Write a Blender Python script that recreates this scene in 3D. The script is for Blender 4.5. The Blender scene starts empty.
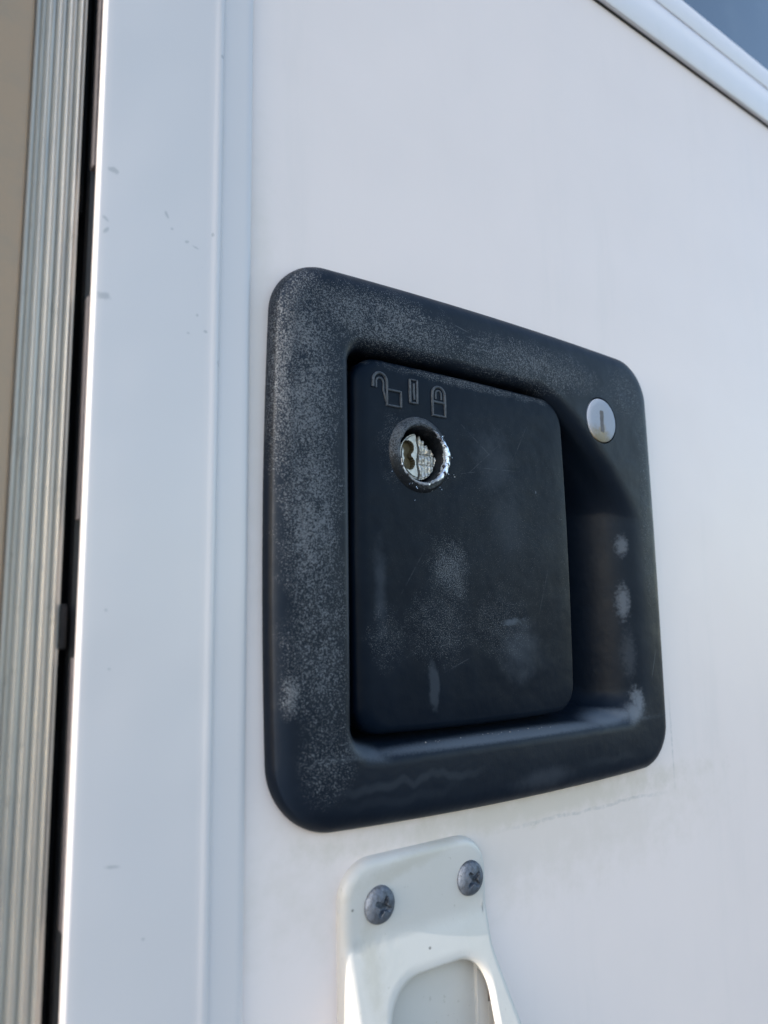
import bpy, bmesh, math, random
from mathutils import Vector, Matrix, noise
random.seed(7)
C = bpy.context.scene.collection
MM = 0.001

# ------------------------------------------------------------------ camera
cam_d = bpy.data.cameras.new('camera'); cam = bpy.data.objects.new('camera', cam_d); C.objects.link(cam)
R = ((0.80352913, 0.07528459, 0.59048554), (-0.59507258, 0.1268401, 0.79359953), (-0.01515143, -0.98906209, 0.14671951))
m = Matrix(((R[0][0], -R[0][1], -R[0][2]), (R[1][0], -R[1][1], -R[1][2]), (R[2][0], -R[2][1], -R[2][2])))
cam.matrix_world = Matrix.Translation((-0.13997, -0.15, -0.016938)) @ m.to_4x4()
cam_d.sensor_fit = 'HORIZONTAL'; cam_d.sensor_width = 27.0; cam_d.lens = 765.0 / 768.0 * 27.0
cam_d.clip_start = 0.005; cam_d.clip_end = 500
cam_d.dof.use_dof = True; cam_d.dof.focus_distance = 0.205; cam_d.dof.aperture_fstop = 13.0
bpy.context.scene.camera = cam

# ------------------------------------------------------------------ light
SUN = Vector((-0.94, -0.003, 0.34)).normalized()          # towards the sun: it grazes along the vehicle side
w = bpy.data.worlds.new('World'); bpy.context.scene.world = w; w.use_nodes = True
nt = w.node_tree; bg = nt.nodes['Background']; sky = nt.nodes.new('ShaderNodeTexSky')
sky.sky_type = 'NISHITA'; sky.sun_disc = False
sky.sun_elevation = math.asin(SUN.z); sky.sun_rotation = math.atan2(SUN.x, SUN.y)
sky.air_density = 1.0; sky.dust_density = 0.7; sky.ozone_density = 0.7
nt.links.new(sky.outputs[0], bg.inputs[0]); bg.inputs[1].default_value = 0.15
sd = bpy.data.lights.new('sun', 'SUN'); sd.energy = 2.1; sd.angle = math.radians(0.5); sd.color = (1.0, 0.95, 0.88)
sun = bpy.data.objects.new('sun', sd); C.objects.link(sun)
sun.rotation_euler = SUN.to_track_quat('Z', 'Y').to_euler()
vs = bpy.context.scene.view_settings
vs.view_transform = 'Standard'; vs.look = 'None'; vs.exposure = 1.55; vs.gamma = 1.0

# ------------------------------------------------------------------ material helpers
class Mat:
    """small node builder; coordinates are millimetres of the place, carried by the object"""
    def __init__(s, name, base, rough=0.5, metal=0.0, org=(0, 0, 0), spec=0.5):
        s.m = bpy.data.materials.new(name); s.m.use_nodes = True
        s.t = s.m.node_tree; s.b = s.t.nodes['Principled BSDF']
        s.b.inputs['Roughness'].default_value = rough; s.b.inputs['Metallic'].default_value = metal
        s.b.inputs['Specular IOR Level'].default_value = spec
        s.col = s.rgb(base); s.rgh = rough
        tc = s.n('ShaderNodeTexCoord'); mp = s.n('ShaderNodeMapping')
        mp.inputs['Scale'].default_value = (1000, 1000, 1000); mp.inputs['Location'].default_value = org
        s.l(tc.outputs['Object'], mp.inputs[0]); s.p = mp.outputs[0]
        sp = s.n('ShaderNodeSeparateXYZ'); s.l(s.p, sp.inputs[0]); s.x, s.y, s.z = sp.outputs
        s.bump = None
    def n(s, k): return s.t.nodes.new(k)
    def l(s, a, b): s.t.links.new(a, b)
    def rgb(s, c):
        n = s.n('ShaderNodeRGB'); n.outputs[0].default_value = (*c, 1); return n.outputs[0]
    def put(s, v, sock):
        if isinstance(v, (int, float)): sock.default_value = v
        else: s.l(v, sock)
    def math(s, op, a, b=0.0, c=None, clamp=False):
        n = s.n('ShaderNodeMath'); n.operation = op; n.use_clamp = clamp
        s.put(a, n.inputs[0]); s.put(b, n.inputs[1])
        if c is not None: s.put(c, n.inputs[2])
        return n.outputs[0]
    def noise(s, scale, detail=3, rough=0.55, stretch=None, off=0.0):
        v = s.p
        if stretch or off:
            mp = s.n('ShaderNodeMapping'); mp.inputs['Scale'].default_value = stretch or (1, 1, 1)
            mp.inputs['Location'].default_value = (off, off, off); s.l(v, mp.inputs[0]); v = mp.outputs[0]
        n = s.n('ShaderNodeTexNoise'); n.inputs['Scale'].default_value = scale; n.inputs['Detail'].default_value = detail
        n.inputs['Roughness'].default_value = rough; s.l(v, n.inputs['Vector']); return n.outputs[0]
    def step(s, v, a, b, lo=0.0, hi=1.0):
        n = s.n('ShaderNodeMapRange'); n.interpolation_type = 'SMOOTHSTEP'
        s.put(v, n.inputs[0]); n.inputs[1].default_value = a; n.inputs[2].default_value = b
        n.inputs[3].default_value = lo; n.inputs[4].default_value = hi; return n.outputs[0]
    def blob(s, cx, cz, rx, rz, soft=1.0, ang=0.0, warp=None):
        """soft elliptical patch in the plane of the door"""
        dx = s.math('SUBTRACT', s.x, cx); dz = s.math('SUBTRACT', s.z, cz)
        if ang:
            ca, sa = math.cos(math.radians(ang)), math.sin(math.radians(ang))
            a = s.math('ADD', s.math('MULTIPLY', dx, ca), s.math('MULTIPLY', dz, sa))
            b = s.math('SUBTRACT', s.math('MULTIPLY', dz, ca), s.math('MULTIPLY', dx, sa)); dx, dz = a, b
        dx = s.math('DIVIDE', dx, rx); dz = s.math('DIVIDE', dz, rz)
        d = s.math('SQRT', s.math('ADD', s.math('MULTIPLY', dx, dx), s.math('MULTIPLY', dz, dz)))
        if warp is not None: d = s.math('ADD', d, s.math('MULTIPLY', s.math('SUBTRACT', warp, 0.5), 1.6))
        return s.step(d, 1.0 - soft * 0.9, 1.0 + soft * 0.25, 1.0, 0.0)
    def vmax(s, items):
        o = items[0]
        for i in items[1:]: o = s.math('MAXIMUM', o, i)
        return o
    def mix(s, fac, c2, mode='MIX'):
        n = s.n('ShaderNodeMix'); n.data_type = 'RGBA'; n.blend_type = mode
        s.put(fac, n.inputs[0]); s.l(s.col, n.inputs[6])
        if isinstance(c2, tuple): n.inputs[7].default_value = (*c2, 1)
        else: s.l(c2, n.inputs[7])
        s.col = n.outputs[2]
    def rmix(s, fac, r2):
        n = s.n('ShaderNodeMix'); n.data_type = 'FLOAT'; s.put(fac, n.inputs[0]); s.put(s.rgh, n.inputs[2]); n.inputs[3].default_value = r2
        s.rgh = n.outputs[0]
    def bmp(s, h, dist_mm, strength=1.0):
        n = s.n('ShaderNodeBump'); n.inputs['Strength'].default_value = strength; n.inputs['Distance'].default_value = dist_mm * MM
        s.l(h, n.inputs['Height'])
        if s.bump is not None: s.l(s.bump, n.inputs['Normal'])
        s.bump = n.outputs[0]
    def done(s):
        s.l(s.col, s.b.inputs['Base Color']); s.put(s.rgh, s.b.inputs['Roughness'])
        if s.bump is not None: s.l(s.bump, s.b.inputs['Normal'])
        return s.m

O_DOOR = (-66.0, 0.0, -900.0); O_LATCH = (10.0, 0.0, 4.0); O_CLIP = (-20.0, 0.0, -120.0)
O_JAMB = (-108.0, 3.0, -900.0); O_WALL = (-400.0, 4.0, -900.0)

# ---- white door skin
def mat_panel():
    a = Mat('white_panel_paint', (0.85, 0.735, 0.70), 0.5, org=O_DOOR, spec=0.35)
    a.mix(a.step(a.noise(0.03, 4), 0.35, 0.75, 0.0, 0.35), (0.79, 0.69, 0.665))
    n = a.noise(0.16, 5, 0.65)
    g = a.vmax([a.blob(20, -66, 85, 7, 1.0, 0, n), a.math('MULTIPLY', a.blob(15, -72, 95, 20, 1.0, 0, n), 0.5),
                a.math('MULTIPLY', a.blob(-63.5, 45, 5, 60, 1.0, 0, n), 0.35), a.math('MULTIPLY', a.blob(60, -74, 20, 14, 1.0, -30, n), 0.4)])
    a.mix(a.math('MULTIPLY', g, 0.62), (0.57, 0.50, 0.40))
    # faint outline left by an older, bigger plate
    dz = a.math('ABSOLUTE', a.math('SUBTRACT', a.z, a.math('ADD', -71.5, a.math('MULTIPLY', a.noise(0.12, 2), 3.0))))
    ln = a.math('MULTIPLY', a.step(dz, 0.15, 0.75, 1.0, 0.0), a.blob(45, -70, 38, 8, 0.6))
    dx = a.math('ABSOLUTE', a.math('SUBTRACT', a.x, 86.0))
    ln2 = a.math('MULTIPLY', a.step(dx, 0.1, 0.6, 1.0, 0.0), a.blob(86, -55, 4, 16, 0.8))
    a.mix(a.math('MULTIPLY', a.math('MULTIPLY', a.math('MAXIMUM', ln, ln2), a.step(a.noise(0.5, 3), 0.3, 0.65)), 0.42), (0.40, 0.38, 0.36))
    # pin-prick dirt
    a.mix(a.math('MULTIPLY', a.step(a.noise(0.55, 2, 0.5), 0.775, 0.80), 0.45), (0.35, 0.32, 0.29))
    st = a.math('MULTIPLY', a.step(a.noise(0.05, 5, 0.7, (1, 1, 0.12)), 0.52, 0.8), 0.13)
    a.mix(st, (0.55, 0.53, 0.50))
    a.rmix(a.noise(0.08, 4), 0.42)
    a.bmp(a.noise(0.014, 2), 0.9); a.bmp(a.noise(0.9, 3), 0.012)
    return a.done()
def mat_frame():
    a = Mat('white_frame_enamel', (0.665, 0.615, 0.615), 0.28, org=O_DOOR, spec=0.5)
    nz = a.noise(0.8, 3, 0.6)
    marks = [a.blob(-97.7, 75.3, 1.2, .7, .5, 0, nz), a.blob(-98.6, 48.2, 1.5, .9, .5, 0, nz), a.blob(-98.9, 64.6, .4, .8, .5, 50, nz), a.blob(-98.6, 62, .35, 1.0, .5, -35, nz),
             a.blob(-86.3, 69.3, .3, 1.0, .5, 30, nz), a.blob(-85.1, 66.5, .35, .3, .5), a.blob(-81.8, 64.6, .5, .3, .5, 20, nz), a.blob(-79.8, 63.9, .8, .2, .5, -15, nz),
             a.blob(-75.9, 68, .35, .45, .5, 0, nz), a.blob(-79.1, 48.8, .3, .35, .5), a.blob(-77.2, 45.6, .5, .4, .5, 0, nz), a.blob(-81, 44.4, .4, .2, .5), a.blob(-95.8, -13.3, .3, .3, .5),
             a.blob(-94.8, -24.2, .35, .2, .5), a.blob(-92.8, -59.4, 1.8, .25, .5, -8, nz), a.blob(-74.4, 111.9, .4, .5, .5, 0, nz), a.blob(-74.0, 39, .3, .9, .5, 20, nz), a.blob(-86.9, -73, .35, .25, .5)]
    a.mix(a.math('MULTIPLY', a.vmax(marks), 0.5), (0.26, 0.26, 0.27))
    sc = a.math('MULTIPLY', a.step(a.noise(1.4, 3, 0.6), 0.66, 0.72), a.vmax([a.blob(-98, 57, 1.6, 12, 1.0), a.blob(-68.5, -40, 1.4, 9, 1.0), a.blob(-78, 56, 8, 7, 1.0)]))
    a.mix(a.math('MULTIPLY', sc, 0.55), (0.33, 0.33, 0.34))
    a.mix(a.math('MULTIPLY', a.step(a.noise(0.03, 3, 0.5, (1, 1, 0.25)), 0.3, 0.8), 0.15), (0.62, 0.63, 0.645))
    a.rmix(a.noise(0.1, 3), 0.34)
    a.bmp(a.noise(0.02, 2), 0.7)
    return a.done()
def mat_window_frame():
    a = Mat('white_window_plastic', (0.75, 0.72, 0.75), 0.38, org=O_DOOR)
    a.mix(a.math('MULTIPLY', a.step(a.noise(0.1, 4), 0.5, 0.8), 0.15), (0.6, 0.6, 0.58)); return a.done()
def mat_glass():
    a = Mat('tinted_window_glass', (0.035, 0.05, 0.075), 0.04, org=O_DOOR, spec=1.0)
    a.b.inputs['IOR'].default_value = 1.7
    a.mix(a.math('MULTIPLY', a.step(a.noise(0.05, 4), 0.45, 0.8), 0.3), (0.10, 0.12, 0.14)); return a.done()
def plain(name, c, r=0.5, metal=0.0, sc=0.6, var=0.3, bd=0.03, c2=None, org=(0, 0, 0)):
    a = Mat(name, c, r, metal, org=org)
    a.mix(a.math('MULTIPLY', a.step(a.noise(sc, 5, 0.65), 0.4, 0.7), var), c2 or tuple(v * 0.55 for v in c))
    if bd: a.bmp(a.noise(sc * 2.5, 4, 0.65), bd)
    return a.done()
def mat_alu():
    a = Mat('weathered_ribbed_aluminium', (0.60, 0.55, 0.49), 0.42, 0.5, org=O_JAMB)
    a.mix(a.step(a.noise(0.5, 5, 0.7, (1, 1, 0.06)), 0.45, 0.75, 0.0, 0.6), (0.38, 0.37, 0.36))
    a.mix(a.math('MULTIPLY', a.step(a.noise(0.22, 4, 0.7, (1, 1, 0.5)), 0.60, 0.72), 0.5), (0.30, 0.28, 0.25))
    a.rmix(a.noise(0.6, 4, 0.6, (1, 1, 0.1)), 0.55)
    a.bmp(a.noise(1.2, 4, 0.65, (1, 1, 0.12)), 0.06)
    return a.done()
def mat_tan():
    a = Mat('tan_body_paint', (0.37, 0.255, 0.165), 0.55, org=O_WALL)
    a.mix(a.step(a.noise(0.12, 5, 0.7), 0.4, 0.75, 0, 0.45), (0.27, 0.225, 0.17)); a.bmp(a.noise(0.5, 4), 0.05)
    return a.done()

# ---- black latch plastic with chalky weathering
BLACK = (0.0045, 0.0085, 0.0165); CHALK = (0.14, 0.148, 0.163)
def speckle(a, fine=1.9):
    v1 = a.noise(fine * 1.5, 1, 0.5); v2 = a.noise(fine * 2.7, 1, 0.5, off=31.0)
    return a.math('ADD', a.math('MULTIPLY', v1, 0.62), a.math('MULTIPLY', v2, 0.38))
def dust(a, dens, lo=0.60, hi=0.46, sharp=0.035, col=CHALK, amt=1.0, fine=2.15):
    """dens 0..1 lowers the threshold of a fine grain, so chalk grows denser"""
    a.mix(a.math('MULTIPLY', a.math('MULTIPLY', dens, a.step(a.noise(0.35, 5, 0.7, off=17.0), 0.3, 0.75)), 0.17), col)
    sp = speckle(a, fine)
    thr = a.math('SUBTRACT', lo, a.math('MULTIPLY', dens, lo - hi))
    d = a.math('DIVIDE', a.math('SUBTRACT', sp, thr), sharp, clamp=True)
    msk = a.math('MULTIPLY', d, a.step(dens, 0.02, 0.25))
    a.mix(a.math('MULTIPLY', msk, amt), col); a.rmix(msk, 0.8)
    return msk
def mat_bezel():
    a = Mat('weathered_black_bezel_plastic', BLACK, 0.40, org=O_LATCH, spec=0.17)
    big = a.noise(0.05, 4, 0.6); med = a.noise(0.16, 5, 0.65, off=9.0)
    a.mix(a.step(big, 0.35, 0.7, 0, 0.6), (0.0075, 0.0125, 0.022))
    left = a.vmax([a.blob(-54, 40, 11, 34, .8, 0, med), a.blob(-52, 8, 9, 28, .8, 0, med), a.math('MULTIPLY', a.blob(-50, -20, 10, 26, .9, 0, med), .7),
                   a.math('MULTIPLY', a.blob(-48, -45, 9, 12, .9, 0, med), .5), a.blob(-57, -31, 3.2, 6, .9, 0, med)])
    top = a.vmax([a.math('MULTIPLY', a.blob(-32, 58, 34, 9, .9, 0, med), .95), a.math('MULTIPLY', a.blob(22, 57, 38, 8, .9, 0, med), .8), a.math('MULTIPLY', a.blob(66, 56, 10, 10, .9, 0, med), .5), a.math('MULTIPLY', a.blob(74, 20, 6, 50, .9, 0, med), .25)])
    mod = a.step(med, 0.30, 0.62, 0.45, 1.0)
    m1 = dust(a, a.math('MULTIPLY', a.vmax([left, top]), mod), 0.62, 0.455, 0.03)
    # worn edges of the recess: pale rubbed plastic, broken up, plus lower-lip sky highlight painted in
    nz = a.noise(0.9, 4, 0.6); ns = a.math('ADD', 0.35, a.math('MULTIPLY', a.noise(1.6, 3, 0.6), 0.3))
    rub_highlight = a.vmax([a.math('MULTIPLY', a.blob(12, -45.9, 60, 1.4, .7, 0, ns), 0.7), a.blob(64.2, -41.0, 2.4, 4.6, .9, -4, nz), a.blob(62.0, -44.0, 4.6, 3.0, .9, 35, ns), a.blob(52, -44.8, 14, 2.2, .8, 3, ns),
                  a.math('MULTIPLY', a.blob(62.8, 6.8, 1.9, 3.6, .8, 0, nz), .75), a.math('MULTIPLY', a.blob(62.4, -11.0, 1.9, 6.0, .8, 0, nz), .8), a.math('MULTIPLY', a.blob(63, -27, 2.2, 8, .9, 0, nz), .2),
                  a.math('MULTIPLY', a.blob(-37, -45.0, 6.5, 2.2, .8, -20, ns), 0.6), a.math('MULTIPLY', a.blob(-42, 5, 1.0, 42, .7, 0, ns), .3)])
    a.mix(a.math('MULTIPLY', rub_highlight, 0.9), (0.125, 0.145, 0.175)); a.rmix(rub_highlight, 0.62)
    # dried drip lines
    for (x0, z0, amp, hw, off, st) in ((-24, -53, 9, 24, 3.0, .13), (-27, -56, 8, 18, 11.0, .05), (48, -56, 5, 12, 5.0, .06)):
        wv = a.noise(0.15, 1, 0.4, (1, 0, 0), off)
        d = a.math('ABSOLUTE', a.math('SUBTRACT', a.z, a.math('ADD', z0 - amp * 0.5, a.math('MULTIPLY', wv, amp))))
        a.mix(a.math('MULTIPLY', a.math('MULTIPLY', a.step(d, 0.3, 1.5, 1, 0), a.blob(x0, z0, hw, 9, .5)), st), (0.10, 0.115, 0.135))
    a.mix(a.math('MULTIPLY', a.blob(20, -58, 12, 3, .9, 0, med), .25), (0.09, 0.10, 0.12))
    # amber stain under the cylinder
    a.mix(a.math('MULTIPLY', a.blob(51, 37, 2.0, 4, 1.0, 25, med), .12), (0.04, 0.036, 0.03))
    # hairline scratches
    for (x, z, l, an) in ((0, 60, 4.0, -4), (2, 57.5, 6, 3), (-5, 62, 3, -12), (76, 20, 3, 80), (72, -30, 5, 70), (-56, -10, 3, 80), (-50, 30, 5, 60)):
        a.mix(a.math('MULTIPLY', a.blob(x, z, l, .14, .5, an), .5), (0.13, 0.14, 0.16))
    a.rmix(a.math('MULTIPLY', a.step(med, 0.35, 0.75), 0.6), 0.52)
    a.bmp(a.noise(1.7, 4, 0.6), 0.035); a.bmp(m1, 0.03); a.bmp(a.noise(0.07, 3), 0.5)
    return a.done()
def mat_paddle():
    a = Mat('worn_black_paddle_plastic', (0.0015, 0.005, 0.012), 0.38, org=O_LATCH, spec=0.10)
    big = a.noise(0.06, 4, 0.6); med = a.noise(0.22, 5, 0.65)
    a.mix(a.step(big, 0.35, 0.7, 0, 0.7), (0.004, 0.0085, 0.017))
    d = a.vmax([a.blob(-10, -3, 8, 10, 1.0, 0, med), a.math('MULTIPLY', a.blob(-13, -17, 14, 11, 1.0, 0, med), .62), a.math('MULTIPLY', a.blob(-30, -20, 7, 9, 1, 0, med), .45),
                a.math('MULTIPLY', a.blob(8, -17, 14, 12, 1, 0, med), .5), a.math('MULTIPLY', a.blob(-27, 27, 6, 12, 1.0, 0, med), .5), a.math('MULTIPLY', a.blob(0, 47.5, 40, 1.6, .8, 0, med), .8),
                a.math('MULTIPLY', a.blob(10, 5, 50, 50, 1, 0, med), .16)])
    dust(a, d, 0.63, 0.50, 0.05, (0.15, 0.16, 0.175), 0.9, 2.4)
    nz2 = a.noise(.9, 3, .6)
    film_glint = a.vmax([a.math('MULTIPLY', a.blob(12, -16.5, 4.5, 1.0, .9, 4, nz2), .7), a.math('MULTIPLY', a.blob(-16, -31.5, 1.9, 6.0, .5, 4, med), .32), a.math('MULTIPLY', a.blob(15, -24, 9, 9, 1, 0, med), .28),
                   a.math('MULTIPLY', a.blob(7, 27, 9, 9, 1, 0, med), .22), a.math('MULTIPLY', a.blob(12, 10, 7, 12, 1, 0, med), .15), a.math('MULTIPLY', a.blob(-32, -8, 2.0, 14, 1, 0, med), .25), a.blob(23.5, 20.0, .25, .5, .5)])
    a.mix(film_glint, (0.085, 0.10, 0.125)); a.rmix(film_glint, 0.5)  # pale patches and drip mark, with one thin glint painted in
    for (x, z, l, an) in ((1, 32, 10, -35), (3, 27, 9, 38), (9, 25, 9, 2), (-2, 23, 5, 10), (-22, -4, 8, 55), (18, 34, 6, 60), (25, -8, 8, 70), (-8, -27, 6, 20)):
        a.mix(a.math('MULTIPLY', a.math('MULTIPLY', a.blob(x, z, l, .16, .6, an), a.step(a.noise(.8), .35, .6)), .27), (0.10, 0.11, 0.13))
    a.rmix(a.math('MULTIPLY', a.step(med, 0.3, 0.75), 0.6), 0.47)
    a.bmp(a.noise(1.5, 4, 0.6), 0.03); a.bmp(a.noise(0.06, 3), 0.6)
    return a.done()
def mat_boss():
    a = Mat('chipped_black_lock_boss', (0.008, 0.010, 0.014), 0.4, org=O_LATCH, spec=0.3)
    n = a.noise(0.5, 4)
    dust(a, a.vmax([a.blob(-26, 29, 5, 7, .9, 0, n), a.math('MULTIPLY', a.blob(-20, 34, 9, 3.5, .9, 0, n), .8)]), 0.62, 0.42, 0.06, (0.12, 0.13, 0.145), .8, 2.2)
    a.mix(a.math('MULTIPLY', a.step(a.noise(1.3, 5, .7), .60, .68), .35), (0.12, 0.12, 0.12))
    a.bmp(a.noise(1.6, 4, .7), 0.18); return a.done()
def mat_chrome():
    a = Mat('torn_chrome', (0.66, 0.70, 0.77), 0.34, 0.8, org=O_LATCH)
    a.mix(a.step(a.noise(0.75, 5, .7), .52, .58), (0.05, 0.035, 0.04)); a.mix(a.math('MULTIPLY', a.step(a.noise(0.5, 3, .6, off=4), .6, .7), .4), (0.22, 0.13, 0.08))
    a.bmp(a.noise(0.6, 3, .5), 0.14); return a.done()
def mat_clip():
    a = Mat('cream_white_clip_plastic', (0.60, 0.565, 0.53), 0.36, org=O_CLIP)
    n = a.noise(0.3, 5, .7)
    a.mix(a.math('MULTIPLY', a.vmax([a.blob(-20, -70.5, 26, 2.4, .9, 12, n), a.blob(-36, -90, 3, 12, 1, 0, n)]), .4), (0.42, 0.38, 0.30))
    a.mix(a.math('MULTIPLY', a.step(a.noise(0.7, 4, .6), .66, .72), .45), (0.40, 0.37, 0.32))
    a.mix(a.math('MULTIPLY', a.vmax([a.blob(-40.5, -78.3, .4, .35, .4), a.blob(-20, -90.5, .45, .35, .4), a.blob(6, -107, 1.0, 1.6, .5, 0, n)]), .8), (0.13, 0.12, 0.11))
    a.mix(a.math('MULTIPLY', a.step(a.noise(0.09, 4, .6), .45, .75), .22), (0.52, 0.50, 0.45))
    a.bmp(a.noise(0.5, 3), 0.05); return a.done()
def mat_screw():
    a = Mat('oxidised_zinc_screw', (0.12, 0.14, 0.18), 0.5, 0.5)
    a.mix(a.step(a.noise(0.7, 5, .7), .42, .66, 0, .9), (0.055, 0.06, 0.07)); a.mix(a.math('MULTIPLY', a.step(a.noise(0.9, 5, .7, off=7), .58, .7), .55), (0.16, 0.105, 0.06))
    a.mix(a.math('MULTIPLY', a.step(a.noise(1.6, 4, .7, off=3), .60, .7), .45), (0.30, 0.32, 0.35))
    a.bmp(a.noise(1.1, 5, .75), 0.25); return a.done()
def mat_cyl():
    a = Mat('oxidised_pale_lock_face', (0.29, 0.315, 0.38), 0.6, 0.05, org=O_LATCH)
    n = a.noise(0.5, 5, .7)
    a.mix(a.math('MULTIPLY', a.blob(52, 39.2, 6.5, 4.0, .8, -12, n), .9), (0.21, 0.17, 0.10))
    a.mix(a.math('MULTIPLY', a.blob(53.3, 42.0, 1.9, 3.4, .8, 4, n), .75), (0.28, 0.22, 0.13))
    a.mix(a.math('MULTIPLY', a.step(a.noise(0.5, 4, .6, (1, 1, 2.2)), .50, .7), .35), (0.34, 0.35, 0.38))
    a.bmp(a.noise(1.2, 4, .7), 0.08); return a.done()

# ------------------------------------------------------------------ mesh helpers
def link(name, me, mat, parent=None, loc=(0, 0, 0), smooth=35):
    for p in me.polygons: p.use_smooth = True
    me.set_sharp_from_angle(angle=math.radians(smooth))
    o = bpy.data.objects.new(name, me); C.objects.link(o)
    for mm in (mat if isinstance(mat, (list, tuple)) else [mat]): me.materials.append(mm)
    if parent is not None: o.parent = parent
    o.location = loc; return o
def mesh(name, vs_, fs, org=(0, 0, 0), normals=True):
    me = bpy.data.meshes.new(name)
    me.from_pydata([((x - org[0]) * MM, (y - org[1]) * MM, (z - org[2]) * MM) for x, y, z in vs_], [], fs)
    bm = bmesh.new(); bm.from_mesh(me); bmesh.ops.remove_doubles(bm, verts=bm.verts, dist=1e-8)
    if normals: bmesh.ops.recalc_face_normals(bm, faces=bm.faces)
    bm.to_mesh(me); bm.free(); me.update(); return me
def empty(name, org, label, cat, group=None):
    o = bpy.data.objects.new(name, None); C.objects.link(o); o.location = [v * MM for v in org]; o.empty_display_size = 0.02
    o['label'] = label; o['category'] = cat
    if group: o['group'] = group
    return o
def rrect(x0, x1, z0, z1, cor, bow=(0, 0, 0, 0), k=18, s=22):
    """closed outline; cor = corners TR, TL, BL, BR as (rx, rz, n); bow = left, right, bottom, top"""
    cor = [c if isinstance(c, tuple) else (c, c, 2.0) for c in cor]
    W = x1 - x0; H = z1 - z0; pts = []
    cent = [(x1 - cor[0][0], z1 - cor[0][1]), (x0 + cor[1][0], z1 - cor[1][1]), (x0 + cor[2][0], z0 + cor[2][1]), (x1 - cor[3][0], z0 + cor[3][1])]
    sg = [(1, 1), (-1, 1), (-1, -1), (1, -1)]
    arcs = []
    for q in range(4):
        rx, rz, n = cor[q]; a = []
        for i in range(k + 1):
            t = math.pi / 2 * i / k
            if q in (1, 3): t = math.pi / 2 - t
            e = 2.0 / n
            a.append((cent[q][0] + sg[q][0] * rx * abs(math.cos(t)) ** e, cent[q][1] + sg[q][1] * rz * abs(math.sin(t)) ** e))
        arcs.append(a)
    for q in range(4):
        pts += arcs[q]
        a, b = arcs[q][-1], arcs[(q + 1) % 4][0]
        for i in range(1, s): pts.append((a[0] + (b[0] - a[0]) * i / s, a[1] + (b[1] - a[1]) * i / s))
    out = []
    cx, cz = (x0 + x1) / 2, (z0 + z1) / 2
    for x, z in pts:
        u = (x - cx) / (W / 2); v = (z - cz) / (H / 2)
        dx = (bow[1] if u > 0 else -bow[0]) * abs(u) ** 3 * (1 - min(1, v * v)); dz = (bow[3] if v > 0 else -bow[2]) * abs(v) ** 3 * (1 - min(1, u * u))
        out.append((x + dx, z + dz))
    return out
def loft(rings, close_last=True, close_first=False):
    """rings: list of lists of (x, y, z) of the same length"""
    n = len(rings[0]); vs_ = [p for r in rings for p in r]; fs = []
    for i in range(len(rings) - 1):
        for j in range(n):
            a = i * n + j; b = i * n + (j + 1) % n; fs.append((a, b, b + n, a + n))
    if close_last: fs.append(tuple((len(rings) - 1) * n + j for j in range(n)))
    if close_first: fs.append(tuple(reversed(range(n))))
    return vs_, fs
def lathe(prof, cx, cz, n=72, jag=None):
    """prof: (radius, y); axis along y"""
    rings = []
    for i, (r, y) in enumerate(prof):
        ring = []
        for j in range(n):
            a = 2 * math.pi * j / n; rr, yy = (r, y) if jag is None else jag(i, r, y, a)
            ring.append((cx + rr * math.cos(a), yy, cz + rr * math.sin(a)))
        rings.append(ring)
    return rings
def extrude_z(prof, z0, z1, closed=True):
    n = len(prof); vs_ = [(x, y, z0) for x, y in prof] + [(x, y, z1) for x, y in prof]; fs = []
    for j in range(n if closed else n - 1):
        a, b = j, (j + 1) % n; fs.append((a, b, b + n, a + n))
    if closed: fs.append(tuple(range(n))); fs.append(tuple(reversed(range(n, 2 * n))))
    return vs_, fs
def box(x0, x1, y0, y1, z0, z1, b=0.0):
    bm = bmesh.new(); bmesh.ops.create_cube(bm, size=1.0)
    for v in bm.verts: v.co = Vector(((x0 + x1) / 2 + v.co.x * (x1 - x0), (y0 + y1) / 2 + v.co.y * (y1 - y0), (z0 + z1) / 2 + v.co.z * (z1 - z0)))
    if b: bmesh.ops.bevel(bm, geom=bm.edges[:] + bm.verts[:], offset=b, segments=3, profile=0.5, affect='EDGES')
    bm.verts.index_update(); r = ([tuple(v.co) for v in bm.verts], [tuple(v.index for v in f.verts) for f in bm.faces]); bm.free(); return r
def merge(*gs):
    V, F = [], []
    for v, f in gs: k = len(V); V += v; F += [tuple(i + k for i in q) for q in f]
    return V, F
def tube(path, r, n=8, closed=False, ysq=1.0):
    """round bead following a path of (x, y, z) lying in the door plane"""
    rings = []; L = len(path)
    for i, p in enumerate(path):
        a = path[(i - 1) % L] if (closed or i) else p; b = path[(i + 1) % L] if (closed or i < L - 1) else p
        t = Vector((b[0] - a[0], 0, b[2] - a[2])); t = t.normalized() if t.length else Vector((1, 0, 0)); s = Vector((-t.z, 0, t.x))
        rings.append([(p[0] + s.x * r * math.cos(2 * math.pi * j / n), p[1] + r * ysq * math.sin(2 * math.pi * j / n), p[2] + s.z * r * math.cos(2 * math.pi * j / n)) for j in range(n)])
    V = [q for rg in rings for q in rg]; F = []
    for i in range(L if closed else L - 1):
        for j in range(n):
            a = i * n + j; b = i * n + (j + 1) % n; c = ((i + 1) % L) * n + (j + 1) % n; d = ((i + 1) % L) * n + j; F.append((a, b, c, d))
    if not closed: F.append(tuple(range(n))); F.append(tuple(reversed(range((L - 1) * n, L * n))))
    return V, F
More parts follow.
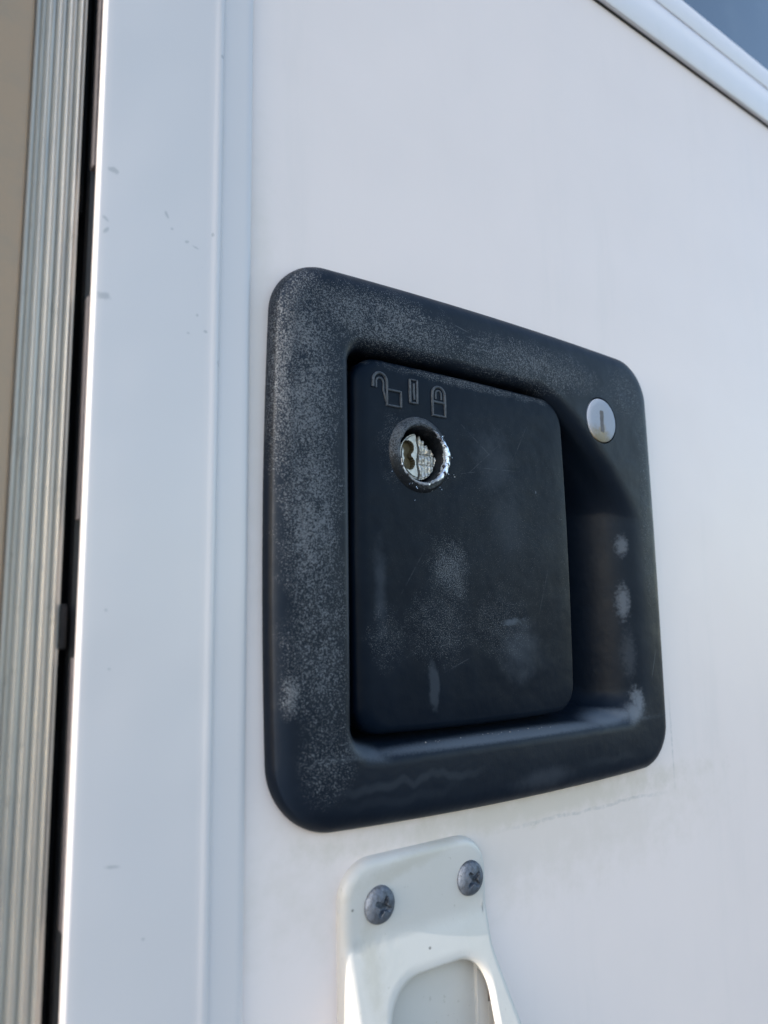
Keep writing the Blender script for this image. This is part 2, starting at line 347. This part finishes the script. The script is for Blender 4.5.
def cut(me, cx, cz, r, y0, y1, org):
    """bore a round hole and bake it into the mesh"""
    V, F = loft([[(cx + r * math.cos(2 * math.pi * j / 80), y, cz + r * math.sin(2 * math.pi * j / 80)) for j in range(80)] for y in (y0, y1)], True, True)
    cm = mesh('cutter', V, F, org); co = bpy.data.objects.new('cutter', cm); C.objects.link(co)
    to = bpy.data.objects.new('tmp', me); C.objects.link(to)
    md = to.modifiers.new('b', 'BOOLEAN'); md.operation = 'DIFFERENCE'; md.object = co; md.solver = 'EXACT'
    dg = bpy.context.evaluated_depsgraph_get(); new = bpy.data.meshes.new_from_object(to.evaluated_get(dg))
    bpy.data.objects.remove(to); bpy.data.objects.remove(co); bpy.data.meshes.remove(cm); return new

# ------------------------------------------------------------------ ground
V, F = [(-200e3, -200e3, -1400), (200e3, -200e3, -1400), (200e3, 200e3, -1400), (-200e3, 200e3, -1400)], [(0, 1, 2, 3)]
g = link('ground', mesh('ground', V, F), plain('dark_asphalt', (0.075, 0.077, 0.08), 0.9, 0, 0.002, .4, 0)); g['kind'] = 'structure'

# ------------------------------------------------------------------ door
M_panel = mat_panel(); M_frame = mat_frame()
door = empty('vehicle_door', O_DOOR, 'white vehicle door with smooth side skin, enamelled edge frame and dark tinted window', 'door')
# skin with the cut-out the latch sits in
o_ = [(-66.5, -900), (520, -900), (520, 650), (-66.5, 650)]; i_ = [(-52, -53), (71, -53), (71, 60), (-52, 60)]
V = [(x, y, z) for y in (0, 30) for q in (o_, i_) for x, z in q]; F = []
for b in (0, 8):
    for j in range(4): F.append((b + j, b + (j + 1) % 4, b + 4 + (j + 1) % 4, b + 4 + j))
for a in (0, 4):
    for j in range(4): F.append((a + j, a + (j + 1) % 4, a + 8 + (j + 1) % 4, a + 8 + j))
link('skin', mesh('skin', V, F, O_DOOR), M_panel, door)
# edge frame: a wide flat and a low curved strip beside the skin
pr = [(-65.6, 0.05), (-65.65, -0.6), (-65.9, -1.15), (-66.4, -1.55), (-67.0, -1.8)]
pr += [(-67.5 - 0.6 * i, -1.93 - 0.025 * i) for i in range(10)]
pr += [(-73.3, -2.14), (-73.6, -2.10), (-73.85, -2.35), (-74.1, -2.72), (-74.5, -2.93), (-75.0, -2.96), (-75.7, -2.90), (-76.4, -2.86), (-77.5, -2.86), (-88, -2.9), (-98.3, -2.86), (-99.8, -2.85)]
pr += [(-99.8 - 0.7 * math.sin(t), -2.15 - 0.7 * math.cos(t)) for t in [math.pi / 2 * i / 8 for i in range(1, 9)]]
pr += [(-100.52, -1.6), (-100.52, -0.95), (-100.2, -0.65), (-97, -0.6), (-97, 24), (-65.6, 24)]
V, F = extrude_z(pr, -900, 650); link('edge_frame', mesh('edge_frame', V, F, O_DOOR), M_frame, door, smooth=50)
# door seal in the dark gap behind the frame edge
pr = [(-97.02, 4.0), (-99.0, 3.8), (-100.1, 4.6), (-100.4, 6.2), (-99.8, 8.0), (-97.02, 8.5)]
V, F = extrude_z(pr, -900, 650); link('rubber_seal', mesh('rubber_seal', V, F, O_DOOR), plain('perished_rubber', (0.016, 0.016, 0.018), .6, 0, .3, .5, .1), door)
V, F = [], []
for (z0, z1, xr) in ((77, 420, -100.75), (4, 49, -100.6), (-70, -22, -100.4)):
    V, F = merge((V, F), box(xr, -97.1, 0.2, 3.0, z0, z1, .25))
link('weatherstrip', mesh('weatherstrip', V, F, O_DOOR), plain('grey_brown_foam', (0.075, 0.065, 0.07), .8, 0, .4, .5, .2), door)
# window
M_wf = mat_window_frame()
wx0, wx1, wz0, wz1 = -10, 470, 203.4, 560
def wr(i, y, r=30): return [(x, y, z) for x, z in rrect(wx0 + i, wx1 - i, wz0 + i, wz1 - i, [max(r - i, 4)] * 4)]
V, F = loft([wr(0.6, 0.02), wr(0.6, -0.7), wr(2.2, -0.7), wr(2.2, 0.02)], False)
gasket = mesh('gasket', V, F, O_DOOR)
win = link('window', mesh('window', *loft([wr(1.0, -0.72), wr(0.9, -1.2), wr(1.3, -2.0), wr(2.6, -2.6), wr(16.2, -3.0), wr(16.6, -2.8), wr(16.7, -2.3), wr(17.1, -2.3), wr(17.2, -3.0), wr(17.8, -3.3), wr(26.0, -3.4), wr(26.9, -3.1), wr(27.3, -2.6), wr(27.3, -1.2)], False), O_DOOR), M_wf, door, smooth=30)
link('gasket', gasket, plain('black_window_rubber', (0.02, 0.022, 0.02), .6), win)
link('pane', mesh('pane', *loft([wr(27.4, -0.1), wr(27.4, -1.8)], True), O_DOOR), mat_glass(), win)

# ------------------------------------------------------------------ ribbed jamb and tan wall
jamb = empty('ribbed_jamb_trim', O_JAMB, 'ribbed grey aluminium trim strip running up beside the dark gap at the door edge', 'trim strip')
pr = []; x = -102.35
for wd, dp in ((2.15, 1.35), (2.1, 1.35), (2.05, 1.3), (1.9, 1.1), (1.0, .7), (1.2, .6)):
    for i in range(13):
        t = i / 12.0
        # each rib: steep right flank, soft crest, small centre bead
        h = dp * (math.sin(math.pi * t) ** 0.55) * (0.72 + 0.28 * math.cos((t - 0.62) * 9)) if 0 < i < 12 else 0
        pr.append((x - wd * t, 3.9 - h))
    x -= wd
pr += [(x - .15, 5.0), (x - .15, 16), (-102.35, 16)]
V, F = extrude_z(pr, -900, 650); link('ribbed_face', mesh('ribbed_face', V, F, O_JAMB), mat_alu(), jamb, smooth=50)
# butyl / foam scraps in the gap
M_scrap = plain('brown_black_sealant', (0.006, 0.006, 0.008), .9, 0, .25, .5, .4)
V, F = [], []
for (z0, z1, xr, yy) in ((70, 420, -100.6, 7.5), (-24, 52, -100.9, 7.8), (-60, -21, -101.0, 8.4), (-300, -36, -100.2, 9.5)):
    bv, bf = box(-102.3, xr, yy, yy + 6, z0, z1, .3); V, F = merge((V, F), (bv, bf))
bv, bf = box(-102.62, -101.2, 2.6, 8, -20.5, -12.0, .5); V, F = merge((V, F), (bv, bf))
link('sealant', mesh('sealant', V, F, O_JAMB), M_scrap, jamb)
V, F = merge(box(-102.3, -97.5, 16.05, 17, -900, 650)); link('backing', mesh('backing', V, F, O_JAMB), plain('dark_backing', (0.01, 0.01, 0.012), .9), jamb)
V, F = box(-900, -112.95, 1.6, 40, -900, 650, 1.0)
wl = link('side_wall', mesh('side_wall', V, F, O_WALL), mat_tan(), loc=[v * MM for v in O_WALL])
wl['label'] = 'tan painted wall of the vehicle body left of the ribbed aluminium strip'; wl['category'] = 'wall'

# ------------------------------------------------------------------ latch
latch = empty('door_latch', O_LATCH, 'weathered black plastic recessed paddle latch with a broken key lock on white door', 'door latch')
M_bez = mat_bezel()
def ins(l, r, b, t, y, cor, bow=1.0, base=(-60.2, 79.4, -60.9, 68.4)):
    return [(x, y, z) for x, z in rrect(base[0] + l, base[1] - r, base[2] + b, base[3] - t, cor, (1.6 * bow, .7 * bow, 1.9 * bow, 1.5 * bow))]
rings = [ins(0, 0, 0, 0, -0.02, [13, 13, 15, 12]), ins(0, 0, 0, 0, -0.7, [13, 13, 15, 12])]
for i in range(1, 9):
    t = math.pi / 2 * i / 8; q = 5.0 * (1 - math.cos(t)); d = 0.7 + 4.0 * math.sin(t)
    rings.append(ins(q, q, q, q, -d, [13 - q * .6, 13 - q * .6, 15 - q * .6, 12 - q * .6]))
rings.append(ins(8, 7, 7, 8, -4.82, [10, 10, 12, 9], .7))
def inn(x0, x1, z0, z1, y, tr=(30, 28, 1.45), tl=5, bl=6, br=8, bow=.25):
    return [(x, y, z) for x, z in rrect(x0, x1, z0, z1, [tr, tl, bl, br], (0, .5 * bow, .5 * bow, .5 * bow))]
rings += [inn(-43.6, 70.5, -49.0, 53.0, -4.84, (42, 38, 1.3), 7, 8.5, 11), inn(-42.7, 68.0, -47.6, 52.2, -4.66, (41, 37, 1.3), 6.3, 8, 10.5), inn(-41.8, 65.6, -46.5, 51.2, -4.05, (40, 36, 1.3), 5.6, 7.2, 10),
          inn(-41.1, 63.4, -45.4, 50.5, -2.9, (39, 35, 1.3), 5.1, 6.6, 9), inn(-40.8, 61.3, -44.6, 50.1, -1.2, (38, 34, 1.32), 4.8, 6.2, 7.6), inn(-40.7, 59.5, -43.9, 49.9, 1.2, (36, 33, 1.35), 4.6, 6, 6.5),
          inn(-40.6, 57.8, -43.0, 49.8, 4.0, (36, 33, 1.35), 4.5, 5.8, 5.8), inn(-40.5, 55.8, -42.4, 49.7, 8.0, (36, 33, 1.35), 4.5, 5.6, 5.2), inn(-40.4, 54.0, -40.8, 49.6, 12.0, (35, 32, 1.35), 4.5, 5.4, 5),
          inn(-39.5, 51.0, -38.5, 48.8, 22.0, (32, 31, 1.2), 4, 5, 5), inn(-36, 47, -36.0, 45, 24.0, (30, 29, 1.2), 4, 5, 5)]
V, F = loft(rings, True, False)
# outer body back: skirt into the door cut-out so the solid is closed
back = ins(4.5, 5.5, 5, 5.5, -0.02, [9, 9, 11, 8]); n0 = len(rings[0]); k = len(V); V += back
for j in range(n0): F.append((j, k + j, k + (j + 1) % n0, (j + 1) % n0))
k2 = len(V); V += ins(4.5, 5.5, 5, 5.5, 27.0, [9, 9, 11, 8])
for j in range(n0): F.append((k + j, k2 + j, k2 + (j + 1) % n0, k + (j + 1) % n0))
F.append(tuple(k2 + j for j in range(n0)))
CX, CZ = 53.0, 45.2
bez = cut(mesh('bezel', V, F, O_LATCH), CX, CZ, 7.35, -9, 1.5, O_LATCH)
bez.materials.clear(); link('bezel', bez, M_bez, latch, smooth=40)
# key cylinder (upper right)
rg = lathe([(6.95, 1.0), (6.95, -4.6), (6.85, -4.85), (6.55, -4.98), (5.0, -5.04), (2.4, -5.05)], CX, CZ, 96)
cyl = link('key_cylinder', mesh('key_cylinder', *loft(rg, True), O_LATCH), mat_cyl(), latch)
sl = rrect(CX - 1.0, CX + .8, CZ - 3.8, CZ + 3.2, [.3] * 4, k=4, s=8)
def wob(p, s=.16): return (p[0] + s * noise.noise(Vector((p[0] * 1.7, p[1] * 1.7, 1))), p[1] + s * noise.noise(Vector((p[0] * 1.7, p[1] * 1.7, 9))))
sl = [wob(p, .35) for p in sl]
link('key_slot', mesh('key_slot', *loft([[(x, -5.0, z) for x, z in sl], [(x, -5.08, z) for x, z in sl]], True), O_LATCH), plain('grimy_slot', (0.13, 0.125, 0.13), .8, 0, 1.2, .6, .1), cyl)

# paddle
def pd(l, r, b, t, y, c=(8, 7, 6.5, 7)):
    return [(x, y, z) for x, z in rrect(-38.6 + l, 36.3 - r, -41.9 + b, 48.9 - t, list(c), (.3, .9, .6, .4))]
rings = [pd(1, .8, .6, .8, 4.5), pd(.2, .1, .2, .2, 3.6), pd(0, 0, 0, 0, 2.5), pd(0, 0, 0, 0, -0.4)]
for i in range(1, 9):
    t = math.pi / 2 * i / 8; q = 1 - math.cos(t)
    rings.append(pd(4.2 * q, 1.3 * q, 2.0 * q, 1.5 * q, -0.4 - 2.6 * math.sin(t), (8 - q, 7 - q, 6.5 - q, 7 - q)))
rings.append(pd(9, 6, 6, 6, -3.06, (5, 5, 5, 5)))
LX, LZ = -19.0, 25.8
pm = cut(mesh('paddle', *loft(rings, True, True), O_LATCH), LX, LZ, 7.4, -9, 3.2, O_LATCH)
pm.materials.clear(); paddle = link('paddle', pm, mat_paddle(), latch, smooth=40)
# embossed symbols: beads raised on the paddle face
M_sym = plain('worn_embossed_edge', (0.066, 0.077, 0.094), .6, 0, 1.3, .8, .08, (0.02, 0.024, 0.03), org=O_LATCH)
YS = -3.12
def P(pts): return [(x, YS, z) for x, z in pts]
def arc(cx, cz, r, a0, a1, n=10): return [(cx + r * math.cos(math.radians(a0 + (a1 - a0) * i / n)), cz + r * math.sin(math.radians(a0 + (a1 - a0) * i / n))) for i in range(n + 1)]
def sq(x0, x1, z0, z1): return [(x0, z0), ((x0 + x1) / 2, z0), (x1, z0), (x1, (z0 + z1) / 2), (x1, z1), ((x0 + x1) / 2, z1), (x0, z1), (x0, (z0 + z1) / 2)]
bd = .36
link('open_padlock_symbol', mesh('s', *merge(tube(P(sq(-29.3, -24.9, 37.2, 41.2)), bd, closed=True, ysq=1.2), tube(P([(-33.5, 41.2)] + arc(-31.35, 43.0, 2.1, 180, 0) + [(-29.25, 42.0), (-29.25, 41.2)]), bd, ysq=1.2),
     tube(P([(-32.5, 41.2)] + arc(-31.4, 42.7, 1.1, 180, 0) + [(-30.3, 40.6), (-29.7, 39.0), (-29.3, 37.6)]), bd * .7)), O_LATCH), M_sym, paddle)
link('key_slot_symbol', mesh('s', *merge(tube(P(sq(-21.9, -19.6, 39.0, 45.1)), bd, closed=True, ysq=1.2), tube(P([(-20.6, 44.2), (-20.7, 42), (-20.5, 40)]), .33)), O_LATCH), M_sym, paddle)
link('closed_padlock_symbol', mesh('s', *merge(tube(P([(-14.5, 36.9), (-12.3, 36.9), (-10.2, 36.9), (-10.2, 39), (-10.2, 41.4)] + arc(-12.35, 42.6, 2.15, 0, 180, 12) + [(-14.5, 41), (-14.5, 39)]), bd, closed=True, ysq=1.2),
     tube(P([(-14.4, 40.6), (-12.4, 40.6), (-10.3, 40.6)]), bd), tube(P([(-13.3, 41.4), (-13.3, 42.6)] + arc(-12.35, 42.8, .95, 180, 0, 8) + [(-11.4, 41.4)]), bd * .7)), O_LATCH), M_sym, paddle)

# crumbs of grit caught on the lower lip
random.seed(11); V, F = [], []
for i in range(16):
    c = (random.uniform(-20, 27), -3.3 + random.uniform(-.3, .3), -45.0 + random.uniform(-.25, .35)); s = random.uniform(.12, .30); k = len(V)
    V += [(c[0] + s * random.uniform(.5, 1) * sx, c[1] + s * random.uniform(.4, .9) * sy, c[2] + s * random.uniform(.4, 1) * sz) for sx, sy, sz in ((1, 0, 0), (-1, 0, 0), (0, 1, 0), (0, -1, 0), (0, 0, 1), (0, 0, -1))]
    F += [(k + a, k + b, k + c2) for a, b, c2 in ((0, 2, 4), (2, 1, 4), (1, 3, 4), (3, 0, 4), (2, 0, 5), (1, 2, 5), (3, 1, 5), (0, 3, 5))]
link('grit', mesh('grit', V, F, O_LATCH), plain('pale_grit', (0.42, 0.40, 0.37), .8, 0, 2.0, .6, .05), latch)

# broken key lock: jagged boss round the bore
def jag(i, r, y, a):
    if i in (3, 4, 5):
        nn = noise.noise(Vector((math.cos(a) * 4, math.sin(a) * 4, i * .6))); n2 = noise.noise(Vector((math.cos(a) * 13, math.sin(a) * 13, i)))
        low = max(0, math.cos(a - math.radians(-35))) * .5
        return r + .22 * nn + .16 * n2, y + low + .2 * nn + .16 * n2
    return r + .08 * noise.noise(Vector((math.cos(a) * 6, math.sin(a) * 6, i))), y
boss = link('lock_boss', mesh('lock_boss', *loft(lathe([(9.9, -2.95), (9.5, -3.5), (9.0, -3.9), (8.3, -4.35), (7.7, -4.5), (7.25, -4.2), (7.1, -3.0), (7.1, 3.1)], LX, LZ, 150, jag), False), O_LATCH), mat_boss(), latch)
# torn bright rim
random.seed(3); N = 220; Vr, Fr = [], []
a0, a1 = math.radians(-165), math.radians(62); rows = []
for i in range(N + 1):
    a = a0 + (a1 - a0) * i / N; e = min(1, min(i, N - i) / 14.0)
    q = noise.noise(Vector((a * 2.2, 0, 0))); q2 = noise.noise(Vector((a * 7, 3, 0))); q3 = noise.noise(Vector((a * 21, 5, 0)))
    side = math.exp(-((a - math.radians(-8)) / 0.62) ** 2)          # widest flap, on the right
    wd = (0.55 + 1.15 * side + .35 * q + .22 * q2 + .10 * q3) * e + .06
    r0 = 7.45 + .12 * q2; y0 = -4.45 - .15 * q - .25 * side
    rows.append([(LX + rr * math.cos(a), yy + .05 * q3, LZ + rr * math.sin(a)) for rr, yy in ((r0 - .25, y0 + 1.3), (r0 - .1, y0 + .15), (r0 + .25 * wd, y0 - .22), (r0 + .7 * wd, y0 - .12 - .12 * q2), (r0 + wd, y0 + .25 + .1 * q3), (r0 + wd * .85, y0 + 1.1))])
n = 6
for r_ in rows: Vr += r_
for i in range(N):
    for j in range(n):
        a = i * n + j; b = i * n + (j + 1) % n; Fr.append((a, b, b + n, a + n))
for i in range(34):       # filings hanging below and around the bore
    a = math.radians(random.uniform(-150, 40)); rr = random.uniform(7.4, 10.6) + (random.random() ** 3) * 2.5; s = random.uniform(.10, .33)
    c = (LX + rr * math.cos(a), -3.1 - random.uniform(0, .25) if rr > 9.6 else -4.5, LZ + rr * math.sin(a)); k = len(Vr)
    Vr += [(c[0] + s * random.uniform(-1, 1), c[1] + s * random.uniform(-.6, .3), c[2] + s * random.uniform(-1, 1)) for _ in range(4)]
    Fr += [(k, k + 1, k + 2), (k, k + 2, k + 3), (k, k + 3, k + 1), (k + 1, k + 3, k + 2)]
link('torn_rim', mesh('torn_rim', Vr, Fr, O_LATCH), mat_chrome(), boss, smooth=25)
# plug deep in the bore: left half plate with a kidney hole, right half broken wafers
M_plug = Mat('pitted_pale_lock_metal', (0.50, 0.48, 0.45), .38, .6, org=O_LATCH)
M_plug.mix(M_plug.step(M_plug.noise(.9, 5, .7), .45, .7, 0, .7), (0.27, 0.25, 0.21)); M_plug.bmp(M_plug.noise(1.3, 4, .7), .12); M_plug = M_plug.done()
M_brn = plain('corroded_brass', (0.15, 0.115, 0.06), .6, .2, .8, .6, .2, org=O_LATCH)
PY = -1.5
def kidney(x, z):          # two lobes joined
    u, v = x + 2.3, z
    d1 = math.hypot(u + .1, v - 2.0) - 1.75; d2 = math.hypot(u - .1, v + 2.0) - 1.75; d3 = math.hypot(u + .5, v) - 1.25
    return min(d1, d2, d3)
G = 110; Rp = 7.1; idx = {}; Vp = []; Fp = []
def hgt(x, z):
    r = math.hypot(x, z); y = PY
    if kidney(x, z) < 0: y += 1.6
    if abs(x - .8 - .2 * math.sin(z)) < .55: y += 1.6
    if x > .5 and z > 6.6 - .85 * x + .3 * math.sin(x * 5): y += 3.6
    elif x > .6:
        y += .5 + .5 * noise.noise(Vector((x * .9, z * .7, 2))) + (.35 if abs(z - .7) < .16 else 0) + (.25 if abs(z + 2.0) < .12 else 0) + .12 * math.sin(x * 6)
    if math.hypot(x - 1.0, z) > 5.6: y += .35
    return y + .05 * noise.noise(Vector((x * 3, z * 3, 0)))
for i in range(G + 1):
    for j in range(G + 1):
        x = -Rp + 2 * Rp * i / G; z = -Rp + 2 * Rp * j / G
        if math.hypot(x - 1.0, z) <= 6.0: idx[i, j] = len(Vp); Vp.append((LX + x, hgt(x, z), LZ + z))
for i in range(G):
    for j in range(G):
        q = [(i, j), (i + 1, j), (i + 1, j + 1), (i, j + 1)]
        if all(t in idx for t in q): Fp.append(tuple(idx[t] for t in q))
pl = mesh('lock_plug', Vp, Fp, O_LATCH)
po = link('lock_plug', pl, [M_plug, M_brn, plain('bore_black', (0.012, 0.012, 0.014), .5)], boss, smooth=30)
for p in pl.polygons:
    c = p.center; x = c.x / MM + O_LATCH[0] - LX; z = c.z / MM + O_LATCH[2] - LZ
    if kidney(x, z) < .05: p.material_index = 1
    elif x > .45 and z > 6.55 - .85 * x + .3 * math.sin(x * 5): p.material_index = 2
link('bore_wall', mesh('bore_wall', *loft(lathe([(7.15, 2.9), (7.15, 4.6), (6.4, 5.4), (3, 5.6)], LX, LZ, 60), True), O_LATCH), plain('bore_black_plastic', (0.01, 0.01, 0.012), .5), boss)

# ------------------------------------------------------------------ door holder clip
clip = empty('door_holder_clip', O_CLIP, 'cream white plastic door holder with an open loop, screwed under the black latch', 'door holder')
M_clip = mat_clip()
# plate outline, widening to the lower right; extends below the frame
def ramp(z):
    base = -2.6
    t = min(1, max(0, (-85.5 - z) / 1.0)); t = t * t * (3 - 2 * t)
    return base - t * max(0, (-85.5 - z)) * 0.26 if z > -118 else base - 8.45 - 0.02 * (-118 - z)
def outl(ins_, y_in=0): 
    return rrect(-43.0 + ins_, 0.2 - ins_, -150 + ins_, -68.6 - ins_, [max(8.5 - ins_, 2)] * 4, k=14, s=60)
def flare(x, z):
    d = min(32, max(0, -93.5 - z)); d = d * d / (d + 2.0); return x + 0.31 * d * max(0, (x + 20) / 20)
def shear(x, z, d):       # left rises to the right, as mounted slightly out of true
    return (flare(x, z), z)
rings = []
for (i_, fr) in ((0, 0.0), (0, .35), (.25, .62), (.7, .83), (1.3, .95), (2.1, 1.0)):
    ring = []
    for x, z in outl(i_):
        Y = ramp(z) * fr if fr < 1 else ramp(z); ring.append((*shear(x, z, 0)[:1], Y - .0, shear(x, z, 0)[1]))
    rings.append(ring)
def hole(g):              # g: how far the edge stands outside the clear opening
    return rrect(-33.2 - g, -3.6 + g * .8, -140 - g, -95.2 + g, [8.5, 9.5, 7, 7], k=14, s=60)
H0 = hole(1.1); O3 = outl(2.1)
for s in range(1, 15):
    t = s / 14.0; ring = []
    for (xa, za), (xb, zb) in zip([(flare(x, z), z) for x, z in O3], H0):
        x, z = xa + (xb - xa) * t, za + (zb - za) * t; ring.append((x, ramp(z), z))
    rings.append(ring)
for d, i_ in ((.2, .6), (.6, .2), (1.1, 0), (1.6, 0)):
    rings.append([(x, min(ramp(z) + d, -.3), z) for x, z in hole(i_)])
V, F = loft(rings, False); link('loop_plate', mesh('loop_plate', V, F, O_CLIP), M_clip, clip, smooth=30)
# hollow inside: back plate and side cheeks
V, F = merge(box(-41.5, -1.6, -1.0, -.02, -149, -80), box(-3.9, -0.4, -2.0, -.6, -149, -97, .1), box(-0.5, 3.0, -2.1, -.6, -149, -108, .1), box(-3.9, -1.2, -2.0, -.6, -97.1, -87, .1))
link('back_plate', mesh('back_plate', V, F, O_CLIP), M_clip, clip)
# screws
def screw_mesh():
    V, F = [], []; A, Rn = 72, 30; Rm = 4.1
    for r in range(Rn + 1):
        rr = Rm * (r / Rn)
        for a in range(A):
            th = 2 * math.pi * a / A; x, z = rr * math.cos(th), rr * math.sin(th)
            y = -1.95 * math.sqrt(max(0, 1 - (rr / Rm) ** 2.6))
            w_ = .42 + .12 * (2.3 - min(2.3, rr)); arm = min(abs(x), abs(z)) < w_ and max(abs(x), abs(z)) < 2.35
            if arm: y = max(y, -1.95 + 1.1 * min(1, (2.5 - rr) / 1.1))
            elif rr < 1.0: y = -1.95 + 1.0
            V.append((x, y, z))
    for r in range(Rn):
        for a in range(A):
            p = r * A + a; q = r * A + (a + 1) % A; F.append((p, q, q + A, p + A))
    return mesh('screw', V, F)
sm = screw_mesh(); M_s = mat_screw()
s1 = link('screw', sm, M_s, clip, loc=((-33.3 + 20) * MM, -2.55 * MM, (-78.6 + 120) * MM), smooth=45); s1.rotation_euler = (0, math.radians(28), 0); s1.scale = (1.0,) * 3
s2 = s1.copy(); C.objects.link(s2); s2.parent = clip; s2.location = ((-5.9 + 20) * MM, -2.55 * MM, (-78.3 + 120) * MM); s2.rotation_euler = (0, math.radians(50), 0)
